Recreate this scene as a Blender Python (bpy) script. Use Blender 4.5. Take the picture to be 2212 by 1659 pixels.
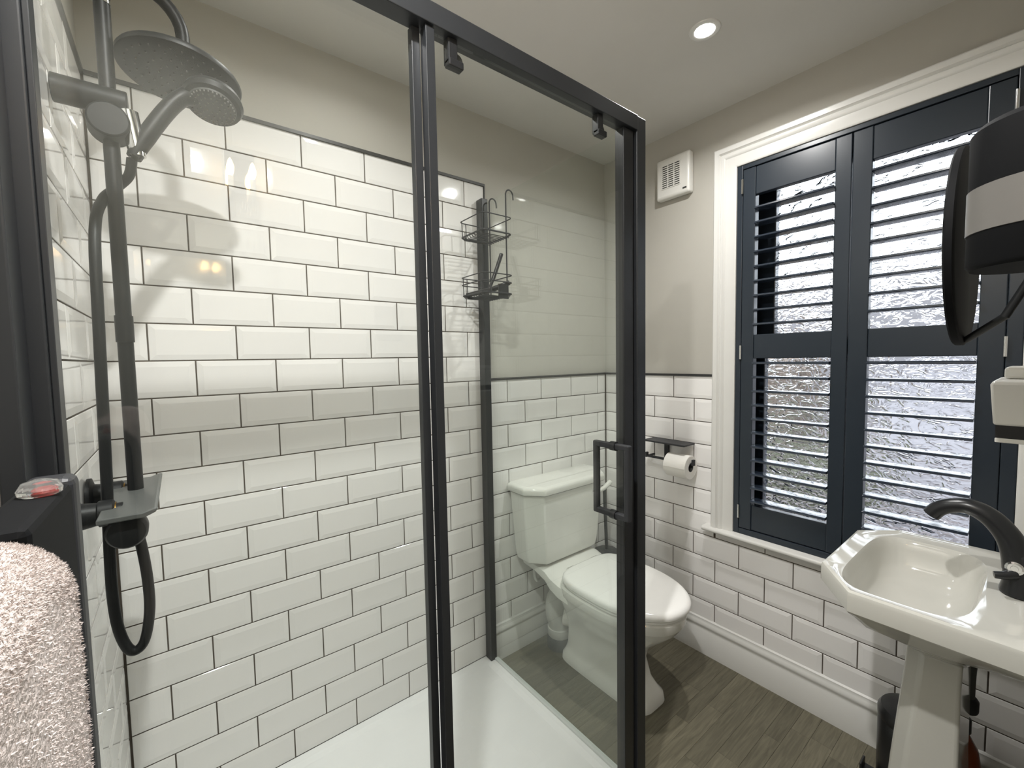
import bpy, bmesh, math, random
from mathutils import Vector, Matrix
random.seed(7)
PI = math.pi
S = bpy.context.scene
for o in list(bpy.data.objects):
    bpy.data.objects.remove(o)
COL = S.collection

# ------------------------------------------------------------------ camera, world, lights, exposure
CAMP = Vector((0.0628, -1.5171, 1.3499))
YAW, PITCH, ROLL = 0.66202, -0.05858, -0.01800
f = Vector((math.sin(YAW) * math.cos(PITCH), math.cos(YAW) * math.cos(PITCH), math.sin(PITCH)))
r = Vector((math.cos(YAW), -math.sin(YAW), 0))
u = r.cross(f)
r2 = r * math.cos(ROLL) + u * math.sin(ROLL)
u2 = -r * math.sin(ROLL) + u * math.cos(ROLL)
cd = bpy.data.cameras.new('camera')
cd.sensor_fit = 'HORIZONTAL'; cd.sensor_width = 36.0
cd.lens = 921.16 / 2212 * 36.0
cd.clip_start = 0.01; cd.clip_end = 200
cam = bpy.data.objects.new('camera', cd); COL.objects.link(cam)
cam.matrix_world = Matrix(((r2.x, u2.x, -f.x, CAMP.x), (r2.y, u2.y, -f.y, CAMP.y), (r2.z, u2.z, -f.z, CAMP.z), (0, 0, 0, 1)))
S.camera = cam

w = bpy.data.worlds.new('overcast_sky'); S.world = w; w.use_nodes = True
bg = w.node_tree.nodes['Background']
bg.inputs[0].default_value = (0.90, 0.94, 1.0, 1); bg.inputs[1].default_value = 4.6

LAMPS = [(1.41, -0.80, 7.2, 156), (0.526, -0.38, 1.7, 150), (0.16, -1.16, 15.5, 156)]
for i, (x, y, p, spr) in enumerate(LAMPS):
    ld = bpy.data.lights.new('downlight_lamp', 'AREA'); ld.shape = 'DISK'; ld.size = 0.05
    ld.energy = p; ld.color = (1.0, 0.988, 0.965); ld.spread = math.radians(spr)
    lo = bpy.data.objects.new('downlight_lamp', ld); COL.objects.link(lo)
    lo.location = (x, y, 2.357)
    lo['kind'] = 'helper'

vs = S.view_settings
vs.view_transform = 'Standard'; vs.look = 'None'; vs.gamma = 1.0; vs.use_curve_mapping = False
vs.exposure = 0.27
S.cycles.max_bounces = 14; S.cycles.diffuse_bounces = 5; S.cycles.glossy_bounces = 6
S.cycles.transmission_bounces = 10; S.cycles.transparent_max_bounces = 24
S.cycles.use_denoising = True
S.cycles.sample_clamp_indirect = 40.0

# ------------------------------------------------------------------ materials
def lin(c):
    c /= 255.0
    return c / 12.92 if c <= 0.04045 else ((c + 0.055) / 1.055) ** 2.4
def rgb(r_, g_, b_): return (lin(r_), lin(g_), lin(b_), 1)
M = {}
def mat(name, col, rough=0.5, metal=0.0, spec=0.5, coat=0.0, bump=None, var=0.0, trans=0.0, emit=None):
    m = bpy.data.materials.new(name); m.use_nodes = True
    nt = m.node_tree; b = nt.nodes['Principled BSDF']
    b.inputs['Base Color'].default_value = col
    b.inputs['Roughness'].default_value = rough; b.inputs['Metallic'].default_value = metal
    b.inputs['Specular IOR Level'].default_value = spec
    b.inputs['Coat Weight'].default_value = coat; b.inputs['Coat Roughness'].default_value = 0.04
    b.inputs['Transmission Weight'].default_value = trans
    if emit:
        b.inputs['Emission Color'].default_value = emit[0]; b.inputs['Emission Strength'].default_value = emit[1]
    tc = nt.nodes.new('ShaderNodeTexCoord')
    if bump:
        sc, st, dist = bump
        n = nt.nodes.new('ShaderNodeTexNoise'); n.inputs['Scale'].default_value = sc; n.inputs['Detail'].default_value = 4
        bp = nt.nodes.new('ShaderNodeBump'); bp.inputs['Strength'].default_value = st; bp.inputs['Distance'].default_value = dist
        nt.links.new(tc.outputs['Object'], n.inputs['Vector']); nt.links.new(n.outputs['Fac'], bp.inputs['Height'])
        nt.links.new(bp.outputs['Normal'], b.inputs['Normal'])
    # a slight mottling, so that no surface is perfectly even
    n2 = nt.nodes.new('ShaderNodeTexNoise'); n2.inputs['Scale'].default_value = 7; n2.inputs['Detail'].default_value = 3
    nt.links.new(tc.outputs['Object'], n2.inputs['Vector'])
    hs = nt.nodes.new('ShaderNodeHueSaturation'); hs.inputs['Color'].default_value = col
    mr = nt.nodes.new('ShaderNodeMapRange')
    mr.inputs['To Min'].default_value = 0.97; mr.inputs['To Max'].default_value = 1.03
    nt.links.new(n2.outputs['Fac'], mr.inputs['Value'])
    val = mr.outputs['Result']
    if var > 0:
        oi = nt.nodes.new('ShaderNodeObjectInfo')
        mr2 = nt.nodes.new('ShaderNodeMapRange'); mr2.inputs['To Min'].default_value = 1 - var; mr2.inputs['To Max'].default_value = 1 + var
        nt.links.new(oi.outputs['Random'], mr2.inputs['Value'])
        mu = nt.nodes.new('ShaderNodeMath'); mu.operation = 'MULTIPLY'
        nt.links.new(val, mu.inputs[0]); nt.links.new(mr2.outputs['Result'], mu.inputs[1]); val = mu.outputs[0]
    nt.links.new(val, hs.inputs['Value']); nt.links.new(hs.outputs['Color'], b.inputs['Base Color'])
    M[name] = m
    return m

mat('paint_wall', rgb(180, 177, 169), 0.75, spec=0.25, bump=(180, 0.05, 0.002))
mat('paint_ceiling', rgb(208, 206, 201), 0.8, spec=0.2, bump=(120, 0.05, 0.002))
mat('tile', rgb(238, 236, 234), 0.07, spec=0.5, var=0.012, bump=(16, 0.06, 0.004))
mat('grout', rgb(92, 84, 76), 0.85, spec=0.2)
mat('floor_dark', rgb(78, 73, 62), 0.7)
mat('trim_black', rgb(46, 46, 46), 0.4)
mat('gloss_white', rgb(216, 215, 211), 0.28)
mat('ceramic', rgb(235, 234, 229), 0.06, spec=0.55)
mat('seat_plastic', rgb(249, 248, 245), 0.14)
mat('black_metal', rgb(37, 39, 42), 0.36, spec=0.5)
mat('black_matt', rgb(44, 45, 48), 0.48, spec=0.4)
mat('deep_black', rgb(17, 18, 20), 0.7, spec=0.12)
mat('ceramic_dimmed', rgb(198, 197, 190), 0.06, spec=0.55)  # toilet's white ceramic, darkened in colour for the weaker light on the basin
mat('black_plastic', rgb(30, 31, 33), 0.3)
mat('shower_black', rgb(30, 31, 32), 0.45, spec=0.28)
mat('navy', rgb(36, 44, 53), 0.3, spec=0.5)
mat('navy_slat', rgb(48, 56, 68), 0.15, spec=1.0)
mat('chrome', (0.82, 0.82, 0.82, 1), 0.08, metal=1)
mat('steel', (0.6, 0.6, 0.6, 1), 0.25, metal=1)
mat('white_plastic', rgb(224, 223, 218), 0.3)
mat('pipe_white', rgb(212, 212, 208), 0.3)
mat('rubber_grey', rgb(72, 74, 73), 0.6)
mat('seal', rgb(214, 218, 216), 0.25)
mat('paper', rgb(240, 238, 233), 0.85, spec=0.1, bump=(300, 0.15, 0.002))
mat('towel', rgb(206, 196, 192), 0.95, spec=0.05, bump=(220, 0.5, 0.006))
mat('amber', rgb(120, 52, 22), 0.25)
mat('grey_band', rgb(98, 96, 93), 0.4)
mat('fan_dark', rgb(60, 60, 58), 0.6)
mat('shelf_lit', rgb(92, 94, 93), 0.35)  # valve shelf: lighter colour stands in for lamp light on its top face
mat('nozzle', rgb(66, 66, 65), 0.5)
mat('brass', rgb(190, 150, 80), 0.25, metal=1)
mat('red_plastic', rgb(150, 30, 26), 0.3)
mat('lamp_glow', (1, 1, 1, 1), 0.5, emit=((1, 0.97, 0.92, 1), 90.0))
mat('candle_glow', (1, 0.8, 0.5, 1), 0.5, emit=((1, 0.58, 0.20, 1), 70.0))
mat('crystal', (1, 1, 1, 1), 0.02, trans=1.0)
mat('clear_knob', (0.96, 0.97, 0.95, 1), 0.05, trans=0.9)
mat('out_ground', rgb(98, 92, 92), 0.9)
mat('out_wall', rgb(112, 110, 112), 0.9)
mat('out_white', rgb(146, 144, 148), 0.9)
mat('out_brick', rgb(88, 78, 70), 0.9)
mat('out_green', rgb(68, 69, 56), 0.9)

def wood():
    m = bpy.data.materials.new('floor_wood'); m.use_nodes = True; nt = m.node_tree; b = nt.nodes['Principled BSDF']
    b.inputs['Roughness'].default_value = 0.42; b.inputs['Specular IOR Level'].default_value = 0.35
    geo = nt.nodes.new('ShaderNodeNewGeometry'); oi = nt.nodes.new('ShaderNodeObjectInfo')
    mp = nt.nodes.new('ShaderNodeVectorMath'); mp.operation = 'MULTIPLY'; mp.inputs[1].default_value = (5, 60, 5)
    nt.links.new(geo.outputs['Position'], mp.inputs[0])
    ad = nt.nodes.new('ShaderNodeVectorMath'); ad.operation = 'ADD'
    cmb = nt.nodes.new('ShaderNodeCombineXYZ'); mm = nt.nodes.new('ShaderNodeMath'); mm.operation = 'MULTIPLY'; mm.inputs[1].default_value = 37
    nt.links.new(oi.outputs['Random'], mm.inputs[0]); nt.links.new(mm.outputs[0], cmb.inputs[0]); nt.links.new(mm.outputs[0], cmb.inputs[2])
    nt.links.new(mp.outputs[0], ad.inputs[0]); nt.links.new(cmb.outputs[0], ad.inputs[1])
    n = nt.nodes.new('ShaderNodeTexNoise'); n.inputs['Scale'].default_value = 1.6; n.inputs['Detail'].default_value = 6; n.inputs['Distortion'].default_value = 1.2
    nt.links.new(ad.outputs[0], n.inputs['Vector'])
    cr = nt.nodes.new('ShaderNodeValToRGB')
    cr.color_ramp.elements[0].position = 0.25; cr.color_ramp.elements[0].color = rgb(86, 82, 68)
    cr.color_ramp.elements[1].position = 0.75; cr.color_ramp.elements[1].color = rgb(116, 111, 94)
    nt.links.new(n.outputs['Fac'], cr.inputs[0])
    hs = nt.nodes.new('ShaderNodeHueSaturation'); mr = nt.nodes.new('ShaderNodeMapRange')
    mr.inputs['To Min'].default_value = 0.82; mr.inputs['To Max'].default_value = 1.15
    nt.links.new(oi.outputs['Random'], mr.inputs['Value']); nt.links.new(mr.outputs['Result'], hs.inputs['Value'])
    nt.links.new(cr.outputs['Color'], hs.inputs['Color']); nt.links.new(hs.outputs['Color'], b.inputs['Base Color'])
    bp = nt.nodes.new('ShaderNodeBump'); bp.inputs['Strength'].default_value = 0.12; bp.inputs['Distance'].default_value = 0.001
    nt.links.new(n.outputs['Fac'], bp.inputs['Height']); nt.links.new(bp.outputs['Normal'], b.inputs['Normal'])
    M['floor_wood'] = m
wood()

def thin_glass():
    m = bpy.data.materials.new('clear_glass'); m.use_nodes = True; nt = m.node_tree
    nt.nodes.remove(nt.nodes['Principled BSDF']); out = nt.nodes['Material Output']
    lw = nt.nodes.new('ShaderNodeLayerWeight'); lw.inputs['Blend'].default_value = 0.5
    pw = nt.nodes.new('ShaderNodeMath'); pw.operation = 'POWER'; pw.inputs[1].default_value = 5
    ma = nt.nodes.new('ShaderNodeMath'); ma.operation = 'MULTIPLY_ADD'; ma.inputs[1].default_value = 0.965; ma.inputs[2].default_value = 0.035
    t = nt.nodes.new('ShaderNodeBsdfTransparent'); t.inputs[0].default_value = (0.972, 0.985, 0.976, 1)
    g = nt.nodes.new('ShaderNodeBsdfGlossy'); g.inputs['Roughness'].default_value = 0.0; g.inputs[0].default_value = (0.97, 1, 0.98, 1)
    mx = nt.nodes.new('ShaderNodeMixShader')
    nt.links.new(lw.outputs['Facing'], pw.inputs[0]); nt.links.new(pw.outputs[0], ma.inputs[0]); nt.links.new(ma.outputs[0], mx.inputs[0])
    nt.links.new(t.outputs[0], mx.inputs[1]); nt.links.new(g.outputs[0], mx.inputs[2]); nt.links.new(mx.outputs[0], out.inputs[0])
    M['clear_glass'] = m
thin_glass()

def ripple_glass():
    m = bpy.data.materials.new('ripple_glass'); m.use_nodes = True; nt = m.node_tree
    nt.nodes.remove(nt.nodes['Principled BSDF']); out = nt.nodes['Material Output']
    g = nt.nodes.new('ShaderNodeBsdfGlass'); g.inputs['IOR'].default_value = 1.45; g.inputs['Roughness'].default_value = 0.03
    g.inputs[0].default_value = (0.95, 0.97, 0.98, 1)
    tc = nt.nodes.new('ShaderNodeTexCoord')
    mp = nt.nodes.new('ShaderNodeVectorMath'); mp.operation = 'MULTIPLY'; mp.inputs[1].default_value = (1, 26, 46)
    n = nt.nodes.new('ShaderNodeTexNoise'); n.inputs['Scale'].default_value = 1.0; n.inputs['Detail'].default_value = 0.6; n.inputs['Distortion'].default_value = 1.2
    bp = nt.nodes.new('ShaderNodeBump'); bp.inputs['Strength'].default_value = 1.0; bp.inputs['Distance'].default_value = 0.024
    nt.links.new(tc.outputs['Object'], mp.inputs[0]); nt.links.new(mp.outputs[0], n.inputs['Vector'])
    nt.links.new(n.outputs['Fac'], bp.inputs['Height']); nt.links.new(bp.outputs['Normal'], g.inputs['Normal'])
    nt.links.new(g.outputs[0], out.inputs[0])
    M['ripple_glass'] = m
ripple_glass()

# ------------------------------------------------------------------ mesh helpers
class B:
    """collects vertices and faces of one mesh"""
    def __init__(s): s.v = []; s.f = []
    def add(s, vs_, fs):
        k = len(s.v); s.v += [tuple(p) for p in vs_]; s.f += [tuple(i + k for i in q) for q in fs]; return s
    def box(s, a, b):
        x0, x1 = sorted((a[0], b[0])); y0, y1 = sorted((a[1], b[1])); z0, z1 = sorted((a[2], b[2]))
        return s.add([(x0, y0, z0), (x1, y0, z0), (x1, y1, z0), (x0, y1, z0), (x0, y0, z1), (x1, y0, z1), (x1, y1, z1), (x0, y1, z1)],
                     [(0, 3, 2, 1), (4, 5, 6, 7), (0, 1, 5, 4), (1, 2, 6, 5), (2, 3, 7, 6), (3, 0, 4, 7)])
    def loft(s, rings, cap0=True, cap1=True, closed=True):
        k = len(s.v); n = len(rings[0])
        for rg in rings: s.v += [tuple(p) for p in rg]
        for i in range(len(rings) - 1):
            for j in range(n if closed else n - 1):
                a = k + i * n + j; b = k + i * n + (j + 1) % n
                s.f.append((a, b, b + n, a + n))
        if cap0: s.f.append(tuple(k + j for j in reversed(range(n))))
        if cap1: s.f.append(tuple(k + (len(rings) - 1) * n + j for j in range(n)))
        return s
    def tube(s, pts, rad, n=14, caps=True, flat=1.0):
        pts = [Vector(p) for p in pts]; rings = []
        rads = rad if isinstance(rad, (list, tuple)) else [rad] * len(pts)
        up = None
        for i, p in enumerate(pts):
            t = (pts[min(i + 1, len(pts) - 1)] - pts[max(i - 1, 0)]).normalized()
            if up is None:
                up = Vector((0, 0, 1)) if abs(t.z) < 0.9 else Vector((0, 1, 0))
            up = (up - t * up.dot(t)).normalized(); sd = t.cross(up)
            rings.append([p + rads[i] * (math.cos(2 * PI * j / n) * up + flat * math.sin(2 * PI * j / n) * sd) for j in range(n)])
        return s.loft(rings, caps, caps)
    def cyl(s, a, b, rad, n=24): return s.tube([a, b], rad, n)
    def disc_lathe(s, c, prof, n=32, axis='z'):
        rings = []
        for rr, h in prof:
            rg = []
            for j in range(n):
                ca, sa = rr * math.cos(2 * PI * j / n), rr * math.sin(2 * PI * j / n)
                rg.append({'z': (c[0] + ca, c[1] + sa, c[2] + h), 'y': (c[0] + ca, c[1] + h, c[2] - sa), 'x': (c[0] + h, c[1] + ca, c[2] + sa)}[axis])
            rings.append(rg)
        return s.loft(rings)

def smoothpath(pts, n=6, closed=False):
    P = [Vector(p) for p in pts]; out = []; m = len(P)
    rng = m if closed else m - 1
    for i in range(rng):
        if closed: p0, p1, p2, p3 = P[(i - 1) % m], P[i], P[(i + 1) % m], P[(i + 2) % m]
        else: p0, p1, p2, p3 = P[max(i - 1, 0)], P[i], P[i + 1], P[min(i + 2, m - 1)]
        for k in range(n):
            t = k / n
            out.append(0.5 * ((2 * p1) + (p2 - p0) * t + (2 * p0 - 5 * p1 + 4 * p2 - p3) * t * t + (3 * p1 - p0 - 3 * p2 + p3) * t ** 3))
    if not closed: out.append(P[-1])
    return out

def mesh(name, b, m, smooth=True, fix=True):
    me = bpy.data.meshes.new(name); me.from_pydata(b.v, [], b.f)
    if fix:
        bm = bmesh.new(); bm.from_mesh(me); bmesh.ops.recalc_face_normals(bm, faces=bm.faces); bm.to_mesh(me); bm.free()
    me.materials.append(M[m]); me.update()
    if smooth:
        me.shade_smooth(); me.set_sharp_from_angle(angle=math.radians(38))
    return me

def link(o, parent=None):
    COL.objects.link(o)
    if parent is not None:
        o.parent = parent
        o.matrix_parent_inverse = Matrix.Translation(-WLOC[parent.name])
    return o
WLOC = {}
def obj(name, b, m, parent=None, smooth=True, bevel=0.0, seg=2):
    me = mesh(name, b, m, smooth)
    o = bpy.data.objects.new(name, me); link(o, parent); WLOC[o.name] = Vector((0, 0, 0))
    if bevel > 0:
        md = o.modifiers.new('bevel', 'BEVEL'); md.width = bevel; md.segments = seg; md.limit_method = 'ANGLE'; md.angle_limit = math.radians(40)
        md.harden_normals = False
    return o
def place(name, me, loc, parent):
    o = bpy.data.objects.new(name, me); COL.objects.link(o)
    o.parent = parent; o.matrix_parent_inverse = Matrix.Translation(-WLOC[parent.name]); o.location = loc
    return o
def tag(o, label, cat, group=None):
    o['label'] = label; o['category'] = cat
    if group: o['group'] = group
    return o
def thing(name, label, cat, loc, group=None):
    o = bpy.data.objects.new(name, None); o.empty_display_size = 0.05; COL.objects.link(o); o.location = loc
    WLOC[o.name] = Vector(loc)
    return tag(o, label, cat, group)
def struct(name, b, m, **k):
    o = obj(name, b, m, **k); o['kind'] = 'structure'; return o
def stuff(o): o['kind'] = 'stuff'; return o
def sup(cx, cy, a, b_, n_, z, N=64, b2=None, n2=None):
    """superellipse ring; b2/n2 for the half with larger y"""
    out = []
    for j in range(N):
        t = 2 * PI * j / N; c, s_ = math.cos(t), math.sin(t)
        nn = (n2 if (n2 and s_ > 0) else n_); bb = (b2 if (b2 and s_ > 0) else b_)
        out.append((cx + a * math.copysign(abs(c) ** (2 / nn), c), cy + bb * math.copysign(abs(s_) ** (2 / nn), s_), z))
    return out

# ------------------------------------------------------------------ room dimensions
XC, XB, YD, ZC = -0.097, 1.890, -1.56, 2.365
PZ, PX, Z0 = 0.10187, 0.2025, 2.075           # tile pitch and the height of the top tile edge
XS = 1.097                                     # outer face of the shower's side screen
YF = -0.803                                    # outer face of the shower's front
G = 0.0036
TH = 0.20

# ---- floor: slab and planks
floor = struct('floor', B().box((XC - TH, 0 + TH, -0.10), (XB + TH, YD - TH, -0.0035)), 'floor_dark', smooth=False)
yb = 0.0; k = 0
cache = {}
while yb > YD:
    wd = [0.058, 0.062, 0.070, 0.052][k % 4]
    x = XC - random.random() * 0.4
    x0min = XC if yb - wd < -0.80 else XS + 0.008
    while x < XB:
        ln = random.choice([0.26, 0.34, 0.42, 0.52, 0.60])
        a, b = max(x, x0min), min(x + ln, XB)
        if b - a > 0.02:
            y1 = max(yb - wd, YD)
            L, W_ = round(b - a, 4), round(yb - y1, 4)
            key = (L, W_)
            if key not in cache:
                g = 0.00015; bb = B()
                e = 0.0004
                bb.add([(g, -g, -0.003), (L - g, -g, -0.003), (L - g, -W_ + g, -0.003), (g, -W_ + g, -0.003),
                        (g, -g, -0.0006), (L - g, -g, -0.0006), (L - g, -W_ + g, -0.0006), (g, -W_ + g, -0.0006),
                        (g + e, -g - e, 0), (L - g - e, -g - e, 0), (L - g - e, -W_ + g + e, 0), (g + e, -W_ + g + e, 0)],
                       [(0, 1, 5, 4), (1, 2, 6, 5), (2, 3, 7, 6), (3, 0, 4, 7), (4, 5, 9, 8), (5, 6, 10, 9), (6, 7, 11, 10), (7, 4, 8, 11), (8, 9, 10, 11)])
                cache[key] = mesh('plank', bb, 'floor_wood', smooth=False)
            place('plank', cache[key], (a, yb, 0), floor)
        x += ln
    yb -= wd; k += 1

struct('ceiling', B().box((XC - TH, TH, ZC), (XB + TH, YD - TH, ZC + 0.1)), 'paint_ceiling', smooth=False)

# ---- walls
wA = struct('wall_back', B().box((XC - TH, 0, -0.1), (XB + TH, TH, ZC)), 'paint_wall', smooth=False)
wC = struct('wall_left', B().box((XC - TH, 0, -0.1), (XC, YD - TH, ZC)), 'paint_wall', smooth=False)
wD = struct('wall_front', B().box((XC, YD, -0.1), (XB + TH, YD - TH, ZC)), 'paint_wall', smooth=False)
WY0, WY1, WZ0, WZ1 = -0.692, -1.457, 0.600, 2.106     # window opening
bb = B().box((XB, 0, -0.1), (XB + TH, WY0, ZC)).box((XB, WY1, -0.1), (XB + TH, YD, ZC))
bb.box((XB, WY0, -0.1), (XB + TH, WY1, WZ0)).box((XB, WY0, WZ1), (XB + TH, WY1, ZC))
wB = struct('wall_right', bb, 'paint_wall', smooth=False)

# grout beds (thin, dark) behind the tiles
obj('grout', B().box((XC, 0, 0.0), (1.107, -0.0022, Z0)).box((1.107, 0, 0.10), (XB, -0.0022, Z0 - 8 * PZ)), 'grout', wA, smooth=False)
obj('grout', B().box((XC, 0, 0.0), (XC + 0.0022, -0.83, Z0)), 'grout', wC, smooth=False)
obj('grout', B().box((XB, 0, 0.10), (XB - 0.0022, -0.612, Z0 - 8 * PZ)).box((XB, -0.612, 0.1), (XB - 0.0022, YD, 0.60)), 'grout', wB, smooth=False)

tile_cache = {}
def tile_mesh(wd, ht, wall):
    key = (round(wd, 4), round(ht, 4), wall)
    if key in tile_cache: return tile_cache[key]
    e, c, ins = 0.0042, 0.0060, 0.0150
    hw, hh = wd / 2, ht / 2
    iw, ih = max(hw - ins, hw * 0.35), max(hh - ins, hh * 0.35)
    P = []
    for (a, b_, d) in ((hw, hh, 0.0), (hw, hh, e - 0.0008), (hw - 0.0008, hh - 0.0008, e), (iw, ih, c)):
        for sx, sz in ((-1, -1), (1, -1), (1, 1), (-1, 1)):
            P.append((sx * a, sz * b_, d))
    fs = []
    for i in range(3):
        for j in range(4):
            a = i * 4 + j; b_ = i * 4 + (j + 1) % 4
            fs.append((a, b_, b_ + 4, a + 4))
    fs.append((12, 13, 14, 15))
    if wall == 'A': V = [(x, -d, z) for x, z, d in P]
    elif wall == 'B': V = [(-d, x, z) for x, z, d in P]
    else: V = [(d, x, z) for x, z, d in P]
    me = mesh('tile', B().add(V, fs), 'tile', smooth=False)
    tile_cache[key] = me
    return me
def row_tiles(wall, v, lo, hi, par0, zlo=None, zhi=None):
    """one course of tiles between lo and hi (metres along the wall); par0 = position of a joint"""
    zt = Z0 - v * PZ - G / 2; zb_ = Z0 - (v + 1) * PZ + G / 2
    if zhi is not None: zt = min(zt, zhi)
    if zlo is not None: zb_ = max(zb_, zlo)
    if zt - zb_ < 0.008: return
    j0 = math.floor((lo - par0) / PX)
    s_ = par0 + j0 * PX
    while s_ < hi - 0.004:
        a, b_ = max(s_ + G / 2, lo), min(s_ + PX - G / 2, hi)
        if b_ - a > 0.006:
            me = tile_mesh(b_ - a, zt - zb_, wall); c = (a + b_) / 2; z = (zt + zb_) / 2
            if wall == 'A': place('tile', me, (c, 0, z), wA)
            elif wall == 'B': place('tile', me, (XB, c, z), wB)
            else: place('tile', me, (XC, c, z), wC)
        s_ += PX
for v in range(20):
    off = 0 if v % 2 == 0 else PX / 2
    row_tiles('A', v, XC + 0.009, 1.107 if v < 8 else XB - 0.009, off, zlo=0.0436 if v > 17 else None)
    row_tiles('C', v, -0.83, -0.009, -0.009 - off, zlo=0.0436)
YB0 = -0.3087
for v in range(8, 20):
    off = PX / 2 if v % 2 == 0 else 0
    if v < 14:
        row_tiles('B', v, -0.605, -0.009, YB0 + off)
    elif v == 14:
        row_tiles('B', v, YD + 0.002, -0.009, YB0 + off, zhi=0.584) if False else None
        row_tiles('B', v, -0.605, -0.009, YB0 + off)
        row_tiles('B', v, YD + 0.002, -0.609, YB0 + off, zhi=0.584)
    else:
        row_tiles('B', v, YD + 0.002, -0.009, YB0 + off, zlo=0.10)
# black tile-edge trims
obj('tile_trim', B().box((XC, 0, Z0 - 0.002), (1.111, -0.0105, Z0 + 0.008)).box((1.107, 0, Z0 - 8 * PZ), (1.111, -0.0105, Z0)), 'trim_black', wA, smooth=False)
obj('tile_trim', B().box((1.111, 0, Z0 - 8 * PZ - 0.002), (XB, -0.0105, Z0 - 8 * PZ + 0.008)), 'trim_black', wA, smooth=False)
obj('tile_trim', B().box((XC, 0, Z0 - 0.002), (XC + 0.0105, -0.83, Z0 + 0.008)), 'trim_black', wC, smooth=False)
obj('tile_trim', B().box((XB, 0, Z0 - 8 * PZ - 0.002), (XB - 0.0105, -0.607, Z0 - 8 * PZ + 0.008)), 'trim_black', wB, smooth=False)

# skirtings: moulded profile
SK = [(0.0, 0.0), (0.019, 0.0), (0.019, 0.112), (0.0165, 0.116), (0.0165, 0.122), (0.020, 0.128), (0.020, 0.136), (0.015, 0.146), (0.012, 0.152), (0.012, 0.158), (0.006, 0.163), (0.0, 0.163)]
struct('baseboard_back', B().loft([[(1.112, -d, z) for d, z in SK], [(XB, -d, z) for d, z in SK]]), 'gloss_white')
struct('baseboard_right', B().loft([[(XB - d, -0.0, z) for d, z in SK], [(XB - d, YD, z) for d, z in SK]]), 'gloss_white')

# ------------------------------------------------------------------ window, casing, sill
prof = [(0.0, 0.0), (0.0, 0.016), (0.006, 0.020), (0.040, 0.022), (0.048, 0.030), (0.056, 0.031), (0.060, 0.026), (0.066, 0.034), (0.082, 0.035), (0.087, 0.030), (0.087, 0.0)]
rings = []
for ya, za in ((1, 0), (1, 1), (-1, 1), (-1, 0)):
    rg = []
    for d, h in prof:
        yy = (WY0 + d) if ya > 0 else (WY1 - d)
        zz = (WZ1 + d) if za else WZ0 - 0.004
        rg.append((XB - h, yy, zz))
    rings.append(rg)
struct('trim_1', B().loft(rings), 'gloss_white')
# window board with a rounded nose
SL = [(0.10, 0.585), (-0.045, 0.585), (-0.050, 0.588), (-0.052, 0.5945), (-0.050, 0.601), (-0.045, 0.604), (0.10, 0.604)]
ra = [(XB + d, -0.572, z) for d, z in SL]; rb = [(XB + d, YD, z) for d, z in SL]
struct('trim_2', B().loft([ra, rb]), 'gloss_white', bevel=0.003)

win = struct('window_1', B().box((XB + 0.045, WY0, WZ0), (XB + TH, WY0 + 0.02, WZ1)).box((XB + 0.045, WY1, WZ0), (XB + TH, WY1 - 0.02, WZ1))
             .box((XB + 0.045, WY0, WZ1), (XB + TH, WY1, WZ1 + 0.02)).box((XB + 0.1, WY0, WZ0 - 0.02), (XB + TH, WY1, WZ0)), 'navy', smooth=False)
for (xa, z0, z1, st) in ((XB + 0.100, WZ0 + 0.004, 1.395, 0.070), (XB + 0.147, 1.345, WZ1, 0.086)):
    fr = B().box((xa, WY0, z0), (xa + 0.04, WY0 - st, z1)).box((xa, WY1, z0), (xa + 0.04, WY1 + st, z1))
    fr.box((xa, WY0 - st, z1), (xa + 0.04, WY1 + st, z1 - 0.05)).box((xa, WY0 - st, z0), (xa + 0.04, WY1 + st, z0 + 0.06))
    so = obj('window_sash', fr, 'navy', win, smooth=False, bevel=0.003)
    obj('pane', B().box((xa + 0.017, WY0 - st + 0.004, z0 + 0.056), (xa + 0.023, WY1 + st - 0.004, z1 - 0.046)), 'ripple_glass', so, smooth=False)

# ------------------------------------------------------------------ plantation shutters
SX0, SX1 = XB - 0.012, XB + 0.022
sh = thing('window_shutter', 'dark navy full-height plantation shutters in the white window casing', 'shutter', (XB, -1.07, WZ0 + 0.004))
ofr = B().box((SX0, WY0 - 0.001, WZ0 + 0.004), (XB + 0.045, -0.714, WZ1 - 0.001)).box((SX0, -1.425, WZ0 + 0.004), (XB + 0.045, WY1 + 0.001, WZ1 - 0.001))
ofr.box((SX0, -0.714, 2.088), (XB + 0.045, -1.425, WZ1 - 0.001)).box((SX0, -0.714, WZ0 + 0.004), (XB + 0.045, -1.425, 0.628))
obj('outer_frame', ofr, 'navy', sh, smooth=False, bevel=0.002)
def slat_mesh(ln):
    # flat elliptical louvre, long axis y
    pr_ = []
    W2, T2 = 0.0315, 0.0052
    for j in range(16):
        t = 2 * PI * (j + 0.5) / 16; c, q = math.cos(t), math.sin(t)
        pr_.append((W2 * math.copysign(abs(c) ** 0.55, c), T2 * math.copysign(abs(q) ** 0.45, q)))
    return mesh('slat', B().loft([[(a, ln / 2, b_) for a, b_ in pr_], [(a, -ln / 2, b_) for a, b_ in pr_]]), 'navy_slat')
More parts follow.
